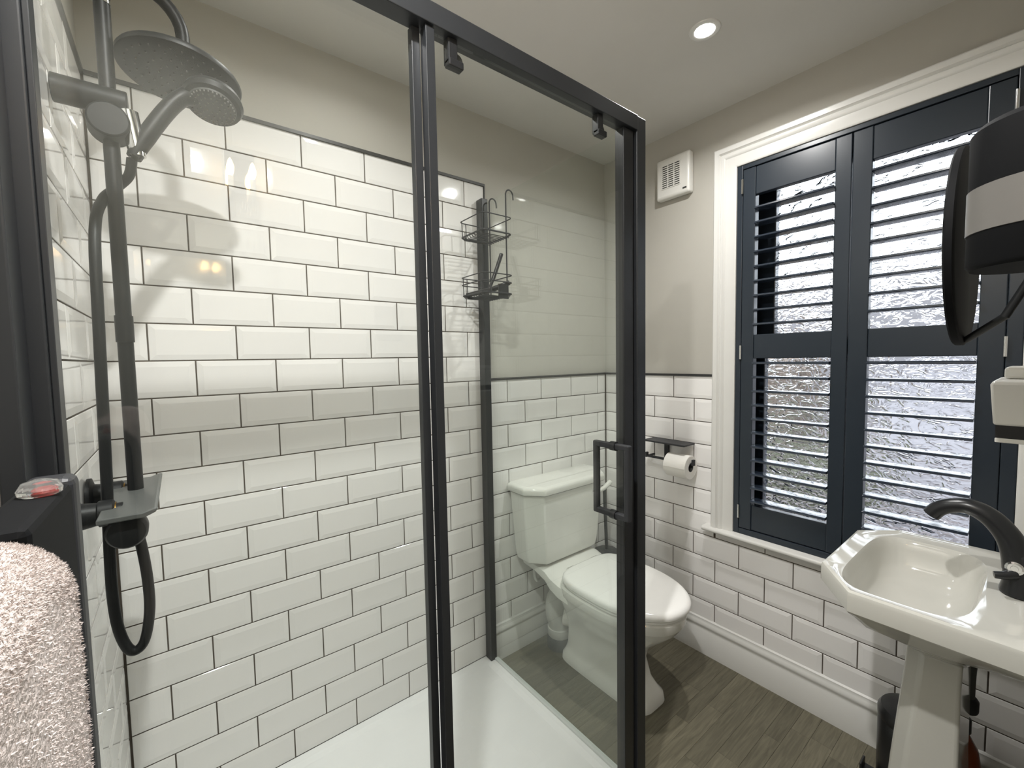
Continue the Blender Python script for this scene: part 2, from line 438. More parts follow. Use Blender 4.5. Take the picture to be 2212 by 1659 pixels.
def panel(y0, y1, oy0, oy1, zu0, hinge_y, zl0=1.316):
    p = B().box((SX0, y0, 0.631), (SX1, oy0, 2.085)).box((SX0, y1, 0.631), (SX1, oy1, 2.085))
    p.box((SX0 + 0.003, oy0, 1.979), (SX1 - 0.003, oy1, 2.085)).box((SX0 + 0.003, oy0, 1.335), (SX1 - 0.003, oy1, 1.430)).box((SX0 + 0.003, oy0, 0.631), (SX1 - 0.003, oy1, 0.733))
    po = obj('panel', p, 'navy', sh, smooth=False, bevel=0.0025)
    me = slat_mesh(abs(oy1 - oy0) - 0.003)
    for k_ in range(9): place('slat', me, ((SX0 + SX1) / 2, (oy0 + oy1) / 2, zu0 - k_ * 0.0567), po)
    for k_ in range(11): place('slat', me, ((SX0 + SX1) / 2, (oy0 + oy1) / 2, zl0 - k_ * 0.0563), po)
    for hz in (2.02, 1.36, 0.70):
        h = obj('hinge', B().cyl((SX0 - 0.004, hinge_y, hz - 0.028), (SX0 - 0.004, hinge_y, hz + 0.028), 0.0045, 12), 'chrome', po)
panel(-0.7155, -1.066, -0.762, -1.020, 1.924, -0.7145)
panel(-1.0685, -1.4235, -1.121, -1.371, 1.941, -1.4245)

# ------------------------------------------------------------------ outside, seen only through the rippled glass
struct('terrain', B().box((2.3, -30, -0.45), (26, 26, -0.35)), 'out_ground', smooth=False)
tag(obj('outdoor_wall', B().box((14, -26, -0.35), (14.3, 22, 2.92)).box((13.9, -26, 2.92), (14.4, 22, 3.02)), 'out_wall', smooth=False), 'pale grey wall outdoors, blurred behind the rippled window glass', 'wall')
tag(obj('brick_shed', B().box((6.0, 0.50, -0.35), (7.2, 2.9, 1.15)).add([(5.9, 0.4, 1.15), (7.25, 0.4, 1.15), (7.25, 3.0, 1.15), (5.9, 3.0, 1.15), (6.6, 0.4, 1.45), (6.6, 3.0, 1.45)],
    [(0, 1, 2, 3), (0, 4, 5, 3), (1, 4, 5, 2), (0, 1, 4), (3, 2, 5)]), 'out_brick', smooth=False), 'brownish shed outdoors, blurred behind the rippled glass of the left shutter', 'shed')
tag(obj('outhouse', B().box((5.6, -3.4, -0.35), (7.0, -0.45, 1.05)).box((5.5, -3.5, 1.05), (7.1, -0.40, 1.13)), 'out_white', smooth=False), 'pale low outhouse outdoors, blurred behind the rippled glass of the right shutter', 'outhouse')
hb = B()
for k in range(26):
    cx, cy, cz, rr = 4.9 + random.random() * 0.5, -0.35 + k * 0.05, -0.1 + random.random() * 0.40, 0.22 + random.random() * 0.12
    hb.disc_lathe((cx, cy, cz), [(0.01, -rr), (rr * .7, -rr * .7), (rr, 0), (rr * .7, rr * .7), (0.01, rr)], 10)
tag(obj('hedge', hb, 'out_green'), 'low green hedge outdoors, blurred behind the rippled glass', 'hedge')

# ------------------------------------------------------------------ shower tray
def streaky(name, base, scale, strength):
    m = mat(name, base, 0.32); nt = m.node_tree; b = nt.nodes['Principled BSDF']
    tc = nt.nodes.new('ShaderNodeTexCoord'); mp = nt.nodes.new('ShaderNodeVectorMath'); mp.operation = 'MULTIPLY'; mp.inputs[1].default_value = scale
    n = nt.nodes.new('ShaderNodeTexNoise'); n.inputs['Scale'].default_value = 1.0; n.inputs['Detail'].default_value = 2
    bp = nt.nodes.new('ShaderNodeBump'); bp.inputs['Strength'].default_value = strength; bp.inputs['Distance'].default_value = 0.006
    nt.links.new(tc.outputs['Object'], mp.inputs[0]); nt.links.new(mp.outputs[0], n.inputs['Vector'])
    nt.links.new(n.outputs['Fac'], bp.inputs['Height']); nt.links.new(bp.outputs['Normal'], b.inputs['Normal'])
streaky('tray', rgb(246, 247, 247), (3, 45, 3), 0.35)
tb = B()
def rect(x0, x1, y0, y1, z): return [(x0, y0, z), (x1, y0, z), (x1, y1, z), (x0, y1, z)]
tx0, tx1, ty0, ty1 = XC + 0.0025, XS + 0.006, -0.81, -0.0025
tb.loft([rect(tx0, tx1, ty0, ty1, 0.0), rect(tx0, tx1, ty0, ty1, 0.040), rect(tx0 + .003, tx1 - .003, ty0 + .003, ty1 - .003, 0.043),
         rect(tx0 + .03, tx1 - .036, ty0 + .045, ty1 - .03, 0.043), rect(tx0 + .05, tx1 - .056, ty0 + .065, ty1 - .05, 0.037)])
tray = thing('shower_tray', 'low white stone-resin shower tray between tiled walls and glass screen', 'shower tray', (0.5, -0.4, 0))
obj('tray_body', tb, 'tray', tray, smooth=False, bevel=0.002)
obj('waste_cover', B().disc_lathe((0.5, -0.66, 0.037), [(0.045, 0), (0.045, 0.004), (0.038, 0.0065)], 28), 'chrome', tray)

# ------------------------------------------------------------------ shower enclosure (fixed parts)
en = thing('shower_screen', 'black framed glass shower enclosure with fixed side and front panels', 'shower screen', (0.5, -0.40, 0.043))
def prof_box(name, a, b, parent, bev=0.002, m='black_metal'): return obj(name, B().box(a, b), m, parent, smooth=False, bevel=bev)
prof_box('wall_profile', (XC + 0.009, YF, 0.043), (-0.055, -0.766, 1.992), en)
prof_box('wall_channel', (XC + 0.0075, -0.850, 0.043), (-0.070, YF, 1.992), en)
prof_box('profile_cap', (-0.055, YF + 0.006, 0.043), (-0.049, -0.770, 1.955), en, 0.001)
prof_box('top_rail', (XC + 0.010, YF - 0.002, 1.953), (1.060, -0.768, 1.992), en, 0.0015)
prof_box('wall_post', (1.066, -0.0095, 0.043), (1.096, -0.050, 2.006), en)
post = prof_box('corner_post', (1.058, YF, 0.043), (XS, -0.757, 1.992), en)
obj('screw', B().disc_lathe((1.058, -0.782, 1.80), [(0.004, 0), (0.004, -0.002), (0.002, -0.003)], 12, 'x'), 'chrome', post)
obj('side_panel', B().box((1.0905, -0.048, 0.052), (1.0965, -0.760, 1.993)), 'clear_glass', en, smooth=False)
obj('side_seal', B().box((1.084, -0.050, 0.0425), (1.101, -0.757, 0.052)), 'seal', en, smooth=False, bevel=0.002)
obj('fixed_panel', B().box((-0.050, -0.7745, 0.050), (0.425, -0.7685, 1.955)), 'clear_glass', en, smooth=False)
prof_box('panel_edge_profile', (0.4225, -0.780, 0.046), (0.4385, -0.764, 1.953), en, 0.001)
obj('bottom_seal', B().box((-0.050, -0.778, 0.0425), (0.43, -0.765, 0.052)), 'seal', en, smooth=False)

# sliding door
dr = thing('shower_door', 'sliding clear glass shower door with black edge strips and handle', 'shower door', (0.74, -0.785, 0.05))
DY = -0.790
obj('door_pane', B().box((0.448, DY - 0.003, 0.050), (1.050, DY + 0.003, 1.948)), 'clear_glass', dr, smooth=False)
prof_box('trailing_profile', (0.4405, DY - 0.010, 0.048), (0.458, DY + 0.012, 1.951), dr, 0.001)
prof_box('leading_profile', (1.010, DY - 0.006, 0.048), (1.050, DY + 0.0225, 1.951), dr, 0.001, 'black_plastic')
hd = B()
HX, HZ0, HZ1, hw = 0.972, 0.925, 1.112, 0.008
hin, hout = DY + 0.060, DY - 0.045
for yy in (hin, hout):
    hd.box((HX - hw, yy - hw, HZ0 - hw), (HX + hw, yy + hw, HZ1 + hw))
for zz in (HZ0, HZ1):
    hd.box((HX - hw, hout, zz - hw), (HX + hw, hin, zz + hw))
h = obj('handle', hd, 'black_matt', dr, smooth=False, bevel=0.004, seg=3)
for zz in (HZ0, HZ1):
    obj('collar', B().cyl((HX, DY - 0.009, zz), (HX, DY + 0.009, zz), 0.0125, 20), 'black_plastic', h)
for rx in (0.505, 0.925):
    rb_ = B().box((rx - 0.016, DY - 0.006, 1.908), (rx + 0.004, DY + 0.014, 1.953)).box((rx - 0.016, DY - 0.008, 1.902), (rx + 0.016, DY + 0.010, 1.916))
    ro = obj('roller', rb_, 'black_plastic', dr, smooth=False, bevel=0.002)
    obj('roller_wheel', B().disc_lathe((rx + 0.010, DY + 0.006, 1.925), [(0.012, 0), (0.012, 0.008), (0.005, 0.009), (0.005, 0.012)], 20, 'y'), 'black_plastic', ro)

# ------------------------------------------------------------------ shower set on the left wall
RX, RY = -0.015, -0.42
VB = thing('shower_valve', 'dark grey bar shower valve with flat shelf top on the left tiled wall', 'shower valve', (XC, -0.46, 1.08))
obj('valve_body', B().tube([(-0.020, -0.345, 1.080), (-0.020, -0.545, 1.080)], 0.023, 24), 'shower_black', VB)
sp = [(-0.052, 0.0), (0.006, 0.0), (0.020, 0.006), (0.024, 0.012), (0.020, 0.0145), (0.004, 0.009), (-0.052, 0.009)]
obj('shelf', B().loft([[(a, -0.325, 1.103 + c) for a, c in sp], [(a, -0.60, 1.100 + c) for a, c in sp]]), 'shelf_lit', VB, bevel=0.002)
obj('flow_knob', B().disc_lathe((-0.018, -0.547, 1.077), [(0.024, 0), (0.027, -0.010), (0.0275, -0.036), (0.024, -0.042), (0.010, -0.044)], 28, 'y'), 'shower_black', VB)
obj('temperature_knob', B().disc_lathe((-0.020, -0.343, 1.074), [(0.012, 0.045), (0.030, 0.042), (0.033, 0.01), (0.029, 0.0)], 28, 'y'), 'shower_black', VB)
for uy in (-0.375, -0.525):
    uo = obj('union', B().disc_lathe((XC + 0.009, uy, 1.100), [(0.034, 0), (0.034, 0.006), (0.022, 0.010), (0.019, 0.030), (0.022, 0.032), (0.022, 0.050), (0.014, 0.054), (0.014, 0.062)], 24, 'x'), 'shower_black', VB)
    obj('washer', B().disc_lathe((-0.037, uy, 1.100), [(0.0165, 0), (0.0165, 0.003)], 20, 'x'), 'brass', uo)
RS = thing('shower_riser', 'dark grey riser rail with curved overhead arm in the shower corner', 'shower rail', (RX, RY, 1.11))
arc = [(RX, RY, 1.105), (RX, RY, 2.02)]
cxh, cyh = 0.103, -0.388
mx_, my_ = (RX + cxh) / 2, (RY + cyh) / 2
for k in range(1, 13):
    t = PI - PI * k / 12
    arc.append((mx_ + (cxh - mx_) * -math.cos(PI * k / 12), my_ + (cyh - my_) * -math.cos(PI * k / 12), 2.02 + 0.062 * math.sin(PI * k / 12)))
arc.append((cxh, cyh, 1.962))
obj('riser_pipe', B().tube(arc, 0.0120, 16), 'shower_black', RS)
obj('connector', B().cyl((RX, RY, 1.395), (RX, RY, 1.445), 0.0138, 16), 'shower_black', RS)
obj('connector', B().cyl((RX, RY, 2.010), (RX, RY, 2.016), 0.0128, 16), 'chrome', RS)
obj('wall_bracket', B().tube([(XC + 0.009, RY, 1.838), (0.012, RY, 1.838)], 0.0235, 24), 'shower_black', RS, bevel=0.002)
obj('slider', B().tube([(RX, RY - 0.03, 1.795), (RX, RY + 0.015, 1.795)], [0.030, 0.034], 28), 'shower_black', RS, bevel=0.003)
obj('handset_cradle', B().tube([(0.012, RY - 0.012, 1.822), (0.022, RY - 0.010, 1.745)], [0.016, 0.013], 20), 'chrome', RS)
# rain head (tilted a little)
RH = thing('rain_shower_head', 'large round dark rain shower head hanging from the curved arm', 'shower head', (cxh, cyh, 1.955))
rh = B().disc_lathe((0, 0, 0), [(0.100, -0.013), (0.1035, -0.011), (0.1045, -0.005), (0.102, 0.000), (0.06, 0.008), (0.022, 0.014), (0.019, 0.03)], 48)
tl = Matrix.Translation((0.098, -0.386, 1.9485)) @ Matrix.Rotation(0.07, 4, 'Y') @ Matrix.Rotation(-0.076, 4, 'X')
rh.v = [tuple(tl @ Vector(p)) for p in rh.v]
obj('head_disc', rh, 'shower_black', RH)
nz = B()
for ring, cnt in ((0.018, 8), (0.036, 14), (0.054, 20), (0.072, 26), (0.088, 32)):
    for j in range(cnt):
        a = 2 * PI * j / cnt
        nz.disc_lathe((ring * math.cos(a), ring * math.sin(a), -0.0135), [(0.0018, 0.001), (0.0012, -0.0022)], 6)
nz.v = [tuple(tl @ Vector(p)) for p in nz.v]
stuff(obj('nozzles', nz, 'nozzle', RH))
# hand shower
HS = thing('hand_shower', 'dark hand shower with round spray face resting in the rail cradle', 'hand shower', (0.02, -0.43, 1.75))
hp = smoothpath([(0.016, -0.430, 1.742), (0.030, -0.428, 1.775), (0.062, -0.425, 1.835), (0.088, -0.423, 1.874), (0.110, -0.421, 1.892), (0.135, -0.420, 1.901)], 5)
nh = len(hp)
obj('handle', B().tube(hp, [0.0135 + 0.004 * min(1, i / 6) + (0.012 * max(0, (i - nh + 9) / 9)) for i in range(nh)], 20, flat=0.85), 'shower_black', HS)
hm = Matrix.Translation((0.147, -0.424, 1.893)) @ Matrix.Rotation(math.radians(8), 4, 'Y') @ Matrix.Rotation(math.radians(-20), 4, 'X')
hh = B().disc_lathe((0, 0, 0), [(0.040, -0.016), (0.049, -0.013), (0.053, -0.004), (0.050, 0.006), (0.036, 0.014), (0.012, 0.018)], 40)
hh.v = [tuple(hm @ Vector(p)) for p in hh.v]; obj('head', hh, 'shower_black', HS)
hf = B().disc_lathe((0, 0, 0), [(0.0415, -0.0155), (0.040, -0.0185), (0.010, -0.0195)], 36)
hf.v = [tuple(hm @ Vector(p)) for p in hf.v]; obj('spray_face', hf, 'nozzle', HS)
hn = B()
for ring, cnt in ((0.012, 8), (0.022, 14), (0.031, 20), (0.038, 34)):
    for j in range(cnt):
        a = 2 * PI * j / cnt
        hn.disc_lathe((ring * math.cos(a), ring * math.sin(a), -0.0185), [(0.0016, 0.001), (0.0012, -0.003)], 6)
hn.v = [tuple(hm @ Vector(p)) for p in hn.v]; stuff(obj('nozzles', hn, 'grey_band', HS))
# hose
hz = smoothpath([(0.013, -0.430, 1.738), (0.006, -0.412, 1.712), (-0.014, -0.396, 1.690), (-0.032, -0.425, 1.655), (-0.040, -0.480, 1.585), (-0.042, -0.50, 1.42), (-0.046, -0.50, 1.18), (-0.049, -0.50, 1.05), (-0.050, -0.50, 0.95), (-0.046, -0.50, 0.885),
                 (-0.036, -0.50, 0.843), (-0.024, -0.50, 0.832), (-0.011, -0.50, 0.848), (-0.002, -0.50, 0.90), (-0.002, -0.50, 0.96), (-0.008, -0.49, 1.02), (-0.016, -0.47, 1.055)], 8)
tag(obj('shower_hose', B().tube(hz, 0.0082, 14), 'shower_black'), 'dark flexible shower hose looping below the bar valve', 'hose')

# ------------------------------------------------------------------ wire caddy over the side screen, squeegee
cd_ = thing('shower_caddy', 'black two-tier wire shower caddy hooked over the glass side screen', 'shower caddy', (1.08, -0.14, 1.59))
def rr_loop(x0, x1, y0, y1, z, rad=0.018, n=5):
    pts = []
    for cx_, cy_, a0 in ((x1 - rad, y1 - rad, 0), (x0 + rad, y1 - rad, 90), (x0 + rad, y0 + rad, 180), (x1 - rad, y0 + rad, 270)):
        for k_ in range(n + 1):
            a = math.radians(a0 + 90 * k_ / n); pts.append((cx_ + rad * math.cos(a), cy_ + rad * math.sin(a), z))
    return pts + [pts[0]]
WR = 0.0022
CX0, CX1, CY0, CY1 = 0.950, 1.0855, -0.225, -0.062
for yy in (-0.075, -0.185):
    pts = [(1.0860, yy, 1.600), (1.0860, yy, 1.985)] + [(1.1035 - 0.0175 * math.cos(PI * k / 10), yy, 1.982 + 0.020 * math.sin(PI * k / 10)) for k in range(1, 11)] + [(1.1225, yy, 1.968)]
    obj('hook_rod', B().tube(pts, WR + 0.0006, 8), 'black_matt', cd_)
for (zt, zm, zb_, nm) in ((1.882, None, 1.822, 'upper_basket'), (1.668, 1.640, 1.598, 'lower_basket')):
    wb = B()
    wb.tube(rr_loop(CX0, CX1, CY0, CY1, zt), WR, 6, False)
    if zm: wb.tube(rr_loop(CX0, CX1, CY0, CY1, zm), WR, 6, False)
    wb.tube(rr_loop(CX0 + 0.003, CX1, CY0 + 0.003, CY1 - 0.003, zb_), WR + 0.0012, 6, False)
    for xx, yy in ((CX0, CY0 + 0.02), (CX0, CY1 - 0.02), (CX0 + 0.03, CY0), (CX0 + 0.03, CY1)):
        wb.tube([(xx, yy, zt), (xx + 0.002, yy, zb_)], WR * 0.8, 6)
    for k in range(9):
        yy = CY0 + 0.018 + k * (CY1 - CY0 - 0.036) / 8
        wb.tube([(CX1 - 0.002, yy, zb_), (CX1 - 0.006, yy, zb_ - 0.010), (CX0 + 0.010, yy, zb_ - 0.010), (CX0 + 0.004, yy, zb_)], WR * 0.75, 6)
    obj(nm, wb, 'black_matt', cd_)
sq = thing('squeegee', 'black squeegee standing in the lower basket of the wire caddy', 'squeegee', (1.02, -0.17, 1.60))
obj('handle', B().tube(smoothpath([(1.012, -0.165, 1.615), (1.030, -0.172, 1.66), (1.058, -0.178, 1.735), (1.066, -0.178, 1.755)], 4), [0.006] * 4 + [0.0075] * 9, 12), 'black_plastic', sq)
obj('head', B().tube([(0.965, -0.085, 1.602), (1.020, -0.170, 1.615), (1.070, -0.222, 1.640)], [0.008, 0.011, 0.009], 12), 'black_plastic', sq)
obj('blade', B().box((1.020, -0.220, 1.578), (1.066, -0.214, 1.632)), 'black_plastic', sq, smooth=False, bevel=0.001)

# ------------------------------------------------------------------ toilet
TX = 1.445
to = thing('toilet', 'white close-coupled toilet with closed lid between shower and window wall', 'toilet', (TX, -0.40, 0))
def cham(hwid, y0, y1, c, z, cb=0.012):
    """outline of a cistern: square back, chamfered front; CCW from back right"""
    return [(TX + hwid - cb, y0, z), (TX + hwid, y0 - cb, z), (TX + hwid, y1 + c, z), (TX + hwid - c * 0.9, y1, z),
            (TX - hwid + c * 0.9, y1, z), (TX - hwid, y1 + c, z), (TX - hwid, y0 - cb, z), (TX - hwid + cb, y0, z)]
cis = B().loft([cham(0.19, -0.03, -0.150, 0.05, 0.438), cham(0.212, -0.022, -0.172, 0.062, 0.450), cham(0.222, -0.020, -0.178, 0.064, 0.49), cham(0.243, -0.016, -0.190, 0.066, 0.762)])
cis_o = obj('cistern', cis, 'ceramic', to, bevel=0.006, seg=3)
obj('cistern_lid', B().loft([cham(0.250, -0.012, -0.200, 0.070, 0.7625), cham(0.255, -0.010, -0.205, 0.072, 0.770), cham(0.255, -0.010, -0.205, 0.072, 0.792), cham(0.244, -0.020, -0.193, 0.066, 0.803)]), 'ceramic', to, bevel=0.006, seg=3)
lv = obj('flush_lever', B().disc_lathe((TX + 0.135, -0.187, 0.722), [(0.016, 0), (0.016, -0.006), (0.010, -0.010), (0.009, -0.026)], 20, 'y'), 'chrome', to)
obj('lever_grip', B().tube([(TX + 0.137, -0.210, 0.722), (TX + 0.170, -0.216, 0.734), (TX + 0.215, -0.218, 0.755)], [0.0085, 0.0105, 0.012], 14), 'white_plastic', lv)
# pan
N = 64
def pan(z, yb_, yf, hw_, nf=2.3, nb=3.2):
    cy = yb_ - (yb_ - yf) * 0.48
    return sup(TX, cy, hw_, cy - yf, nf, z, N, b2=yb_ - cy, n2=nb)
rg = [pan(0.0, -0.165, -0.615, 0.094, 4.5, 6), pan(0.026, -0.168, -0.610, 0.092, 4.5, 6), pan(0.045, -0.176, -0.594, 0.080, 4, 5), pan(0.075, -0.185, -0.566, 0.076, 3.6, 5), pan(0.15, -0.19, -0.545, 0.080, 3, 4.5),
      pan(0.20, -0.185, -0.560, 0.092, 2.7, 4), pan(0.25, -0.178, -0.605, 0.118, 2.4, 3.6), pan(0.295, -0.17, -0.655, 0.146, 2.3, 3.2), pan(0.33, -0.165, -0.690, 0.166, 2.2, 3),
      pan(0.352, -0.16, -0.704, 0.173, 2.2, 3), pan(0.358, -0.16, -0.709, 0.178, 2.2, 3), pan(0.390, -0.16, -0.712, 0.180, 2.2, 3), pan(0.398, -0.165, -0.705, 0.174, 2.2, 3)]
obj('pan', B().loft(rg), 'ceramic', to)
# ledge that carries the cistern
lg = []
for yy, hw_, zt, zb_ in ((-0.022, 0.170, 0.436, 0.400), (-0.10, 0.172, 0.436, 0.392), (-0.17, 0.174, 0.432, 0.370), (-0.205, 0.178, 0.420, 0.345), (-0.25, 0.172, 0.405, 0.320), (-0.30, 0.165, 0.398, 0.310)):
    ring = []
    for k in range(20):
        t = 2 * PI * k / 20; c, s_ = math.cos(t), math.sin(t)
        ring.append((TX + hw_ * math.copysign(abs(c) ** 0.35, c), yy, (zt + zb_) / 2 + (zt - zb_) / 2 * math.copysign(abs(s_) ** 0.45, s_)))
    lg.append(ring)
obj('cistern_ledge', B().loft(lg), 'ceramic', to)
def seat(z, k_, hw0=0.188):
    return sup(TX, -0.455, hw0 * k_, 0.272 * k_, 2.15, z, N, b2=0.222 * k_, n2=4.2)
obj('seat', B().loft([seat(0.402, 0.935), seat(0.404, 0.955), seat(0.411, 0.958), seat(0.414, 0.940)]), 'seat_plastic', to)
obj('seat_lid', B().loft([seat(0.4165, 0.965), seat(0.419, 0.992), seat(0.427, 1.0), seat(0.436, 0.992), seat(0.443, 0.965), seat(0.446, 0.92), seat(0.448, 0.6), seat(0.4485, 0.2)]), 'seat_plastic', to)
for sx in (-1, 1):
    obj('seat_hinge', B().cyl((TX + sx * 0.075 - 0.02, -0.233, 0.428), (TX + sx * 0.075 + 0.02, -0.233, 0.428), 0.009, 14), 'chrome', to)
obj('floor_bolt', B().disc_lathe((TX - 0.078, -0.50, 0.043), [(0.011, 0), (0.011, 0.006), (0.006, 0.010)], 16), 'steel', to)
obj('floor_bolt', B().disc_lathe((TX + 0.078, -0.50, 0.043), [(0.011, 0), (0.011, 0.006), (0.006, 0.010)], 16), 'steel', to)
# waste connector and supply pipe
wp = thing('waste_pipe', 'white bent plastic soil pipe with grey collar behind the toilet pan', 'pipe', (1.42, -0.11, 0))
obj('bend', B().tube(smoothpath([(1.455, -0.180, 0.270), (1.425, -0.130, 0.268), (1.398, -0.115, 0.225), (1.395, -0.113, 0.165), (1.408, -0.113, 0.115), (1.415, -0.113, 0.060)], 6), 0.049, 28), 'pipe_white', wp)
obj('socket', B().disc_lathe((1.415, -0.113, 0.055), [(0.053, 0), (0.056, 0.004), (0.056, 0.040), (0.050, 0.044)], 30), 'pipe_white', wp)
obj('floor_collar', B().disc_lathe((1.417, -0.113, 0.0), [(0.060, 0), (0.060, 0.040), (0.054, 0.056)], 30), 'rubber_grey', wp)
obj('spigot', B().tube([(1.425, -0.215, 0.180), (1.405, -0.17, 0.185)], [0.045, 0.052], 24), 'ceramic', wp)
tag(obj('supply_pipe', B().tube(smoothpath([(1.312, -0.060, 0.445), (1.311, -0.060, 0.365), (1.318, -0.060, 0.330), (1.338, -0.060, 0.318), (1.358, -0.060, 0.332), (1.385, -0.058, 0.372), (1.40, -0.05, 0.40)], 6), 0.0075, 12), 'pipe_white'),
    'thin white U-bent water pipe under the cistern', 'pipe')
# brush in the corner
tbr = thing('toilet_brush', 'dark toilet brush in an angular holder in the corner behind the toilet', 'toilet brush', (1.765, -0.10, 0))
hx = []
for z, rr in ((0.0, 0.080), (0.262, 0.088), (0.325, 0.096), (0.360, 0.062), (0.368, 0.018)):
    hx.append([(1.750 + rr * math.cos(2 * PI * j / 8 + 0.2), -0.12 + rr * math.sin(2 * PI * j / 8 + 0.2), z) for j in range(8)])
obj('holder', B().loft(hx), 'black_matt', tbr, smooth=False, bevel=0.002)
obj('rod', B().cyl((1.750, -0.12, 0.36), (1.745, -0.11, 0.68), 0.0085, 14), 'black_matt', tbr)

# ------------------------------------------------------------------ toilet-roll holder and roll
th = thing('toilet_roll_holder', 'black toilet roll holder with flat shelf on the window wall', 'toilet roll holder', (XB, -0.40, 0.92))
obj('shelf', B().box((XB - 0.010, -0.308, 0.949), (XB - 0.100, -0.520, 0.957)), 'black_matt', th, smooth=False, bevel=0.003)
obj('upright', B().box((XB - 0.009, -0.372, 0.868), (XB - 0.022, -0.394, 0.950)), 'black_matt', th, smooth=False, bevel=0.002)
obj('arm', B().tube([(XB - 0.015, -0.315, 0.874), (XB - 0.070, -0.315, 0.874)], 0.0055, 12).tube([(XB - 0.070, -0.310, 0.874), (XB - 0.070, -0.545, 0.874)], 0.0060, 12).box((XB - 0.078, -0.305, 0.868), (XB - 0.062, -0.315, 0.892)).box((XB - 0.078, -0.541, 0.868), (XB - 0.062, -0.551, 0.894)), 'black_matt', th, smooth=False, bevel=0.001)
rl = thing('toilet_roll', 'white toilet paper roll hanging on the black holder arm', 'toilet roll', (XB - 0.070, -0.47, 0.862))
ring_prof = [(0.0205, 0.0), (0.0515, 0.0), (0.0525, 0.002), (0.0525, 0.103), (0.0515, 0.105), (0.0205, 0.105), (0.0205, 0.0)]
rp = B(); n = 40; rgs = []
for rr, hgt in ring_prof:
    rgs.append([(XB - 0.070 + rr * math.cos(2 * PI * j / n), -0.535 + hgt, 0.857 + rr * math.sin(2 * PI * j / n)) for j in range(n)])
rp.loft(rgs, False, False); obj('paper', rp, 'paper', rl)
cr_ = []
for rr, hgt in ((0.0185, 0.001), (0.0203, 0.001), (0.0203, 0.104), (0.0185, 0.104), (0.0185, 0.001)):
    cr_.append([(XB - 0.070 + rr * math.cos(2 * PI * j / n), -0.535 + hgt, 0.857 + rr * math.sin(2 * PI * j / n)) for j in range(n)])
obj('core', B().loft(cr_, False, False), 'rubber_grey', rl)
fl = []
for k in range(11):
    a = math.radians(95 + 85 * k / 10)
    fl.append([(XB - 0.070 + rr * math.cos(a), yy, 0.857 + rr * math.sin(a)) for rr, yy in ((0.0529, -0.534), (0.0529, -0.431), (0.0537, -0.431), (0.0537, -0.534))])
obj('loose_sheet', B().loft(fl), 'paper', rl)

# ------------------------------------------------------------------ extractor fan
fn = thing('extractor_fan', 'white square extractor fan with louvred grille high on the window wall', 'extractor fan', (XB, -0.42, 2.16))
FY0, FY1, FZ0, FZ1 = -0.337, -0.500, 2.068, 2.246
obj('housing', B().loft([[(XB, y, z) for y, z in ((FY0, FZ0), (FY1, FZ0), (FY1, FZ1), (FY0, FZ1))], [(XB - 0.030, y, z) for y, z in ((FY0, FZ0), (FY1, FZ0), (FY1, FZ1), (FY0, FZ1))],
    [(XB - 0.038, y, z) for y, z in ((FY0 - .005, FZ0 + .005), (FY1 + .005, FZ0 + .005), (FY1 + .005, FZ1 - .005), (FY0 - .005, FZ1 - .005))]]), 'white_plastic', fn, bevel=0.007, seg=3)
gy0, gy1, gz0, gz1 = -0.368, -0.458, 2.112, 2.214
obj('grille_opening', B().box((XB - 0.030, gy0, gz0), (XB - 0.0386, gy1, gz1)), 'fan_dark', fn, smooth=False)
lb = B(); nr = 11
for k in range(nr + 1):
    zc = gz0 + (gz1 - gz0) * k / nr
    lb.box((XB - 0.034, gy0, zc - 0.0022), (XB - 0.0402, gy1, zc + 0.0022))
for k in (0, 1, 2, 3):
    yc = gy0 + (gy1 - gy0) * k / 3
    lb.box((XB - 0.034, yc - 0.0025, gz0), (XB - 0.0404, yc + 0.0025, gz1))
stuff(obj('louvres', lb, 'white_plastic', fn, smooth=False))
obj('badge', B().box((XB - 0.034, -0.470, 2.085), (XB - 0.0392, -0.488, 2.092)), 'fan_dark', fn, smooth=False)

# ------------------------------------------------------------------ wash basin
BXc, BYc = 1.478, -1.330
poly = [(1.335, -1.160), (1.212, -1.245), (1.212, -1.558), (1.745, -1.558), (1.745, -1.245), (1.650, -1.160)]
def ray_poly(pl, cx, cy, th_):
    dx, dy = math.cos(th_), math.sin(th_); best = None
    for i in range(len(pl)):
        ax, ay = pl[i][0] - cx, pl[i][1] - cy; bx_, by_ = pl[(i + 1) % len(pl)][0] - cx, pl[(i + 1) % len(pl)][1] - cy
        ex, ey = bx_ - ax, by_ - ay; den = dx * ey - dy * ex
        if abs(den) < 1e-9: continue
        t = (ax * ey - ay * ex) / den; s_ = (ax * dy - ay * dx) / den
        if t > 0 and -1e-9 <= s_ <= 1 + 1e-9 and (best is None or t < best): best = t
    return best
angs = sorted(set([round(2 * PI * j / 96, 5) for j in range(96)] + [round(math.atan2(p[1] - BYc, p[0] - BXc) % (2 * PI), 5) for p in poly]))
def b_out(inset, z):
    o_ = []
    for a in angs:
        R_ = ray_poly(poly, BXc, BYc, a) - inset
        o_.append((BXc + R_ * math.cos(a), BYc + R_ * math.sin(a), z))
    return o_
def b_in(cx, cy, a_, b_, n_, z):
    o_ = []
    for t in angs:
        c, s_ = math.cos(t), math.sin(t)
        R_ = 1.0 / ((abs(c) / a_) ** n_ + (abs(s_) / b_) ** n_) ** (1 / n_)
        o_.append((cx + R_ * c, cy + R_ * s_, z))
    return o_
def mixr(A, B_, k_): return [tuple(p[i] * (1 - k_) + q[i] * k_ for i in range(3)) for p, q in zip(A, B_)]
ib = lambda sc, z: b_in(1.470, -1.316, 0.214 * sc, 0.112 * sc, 4.2, z)
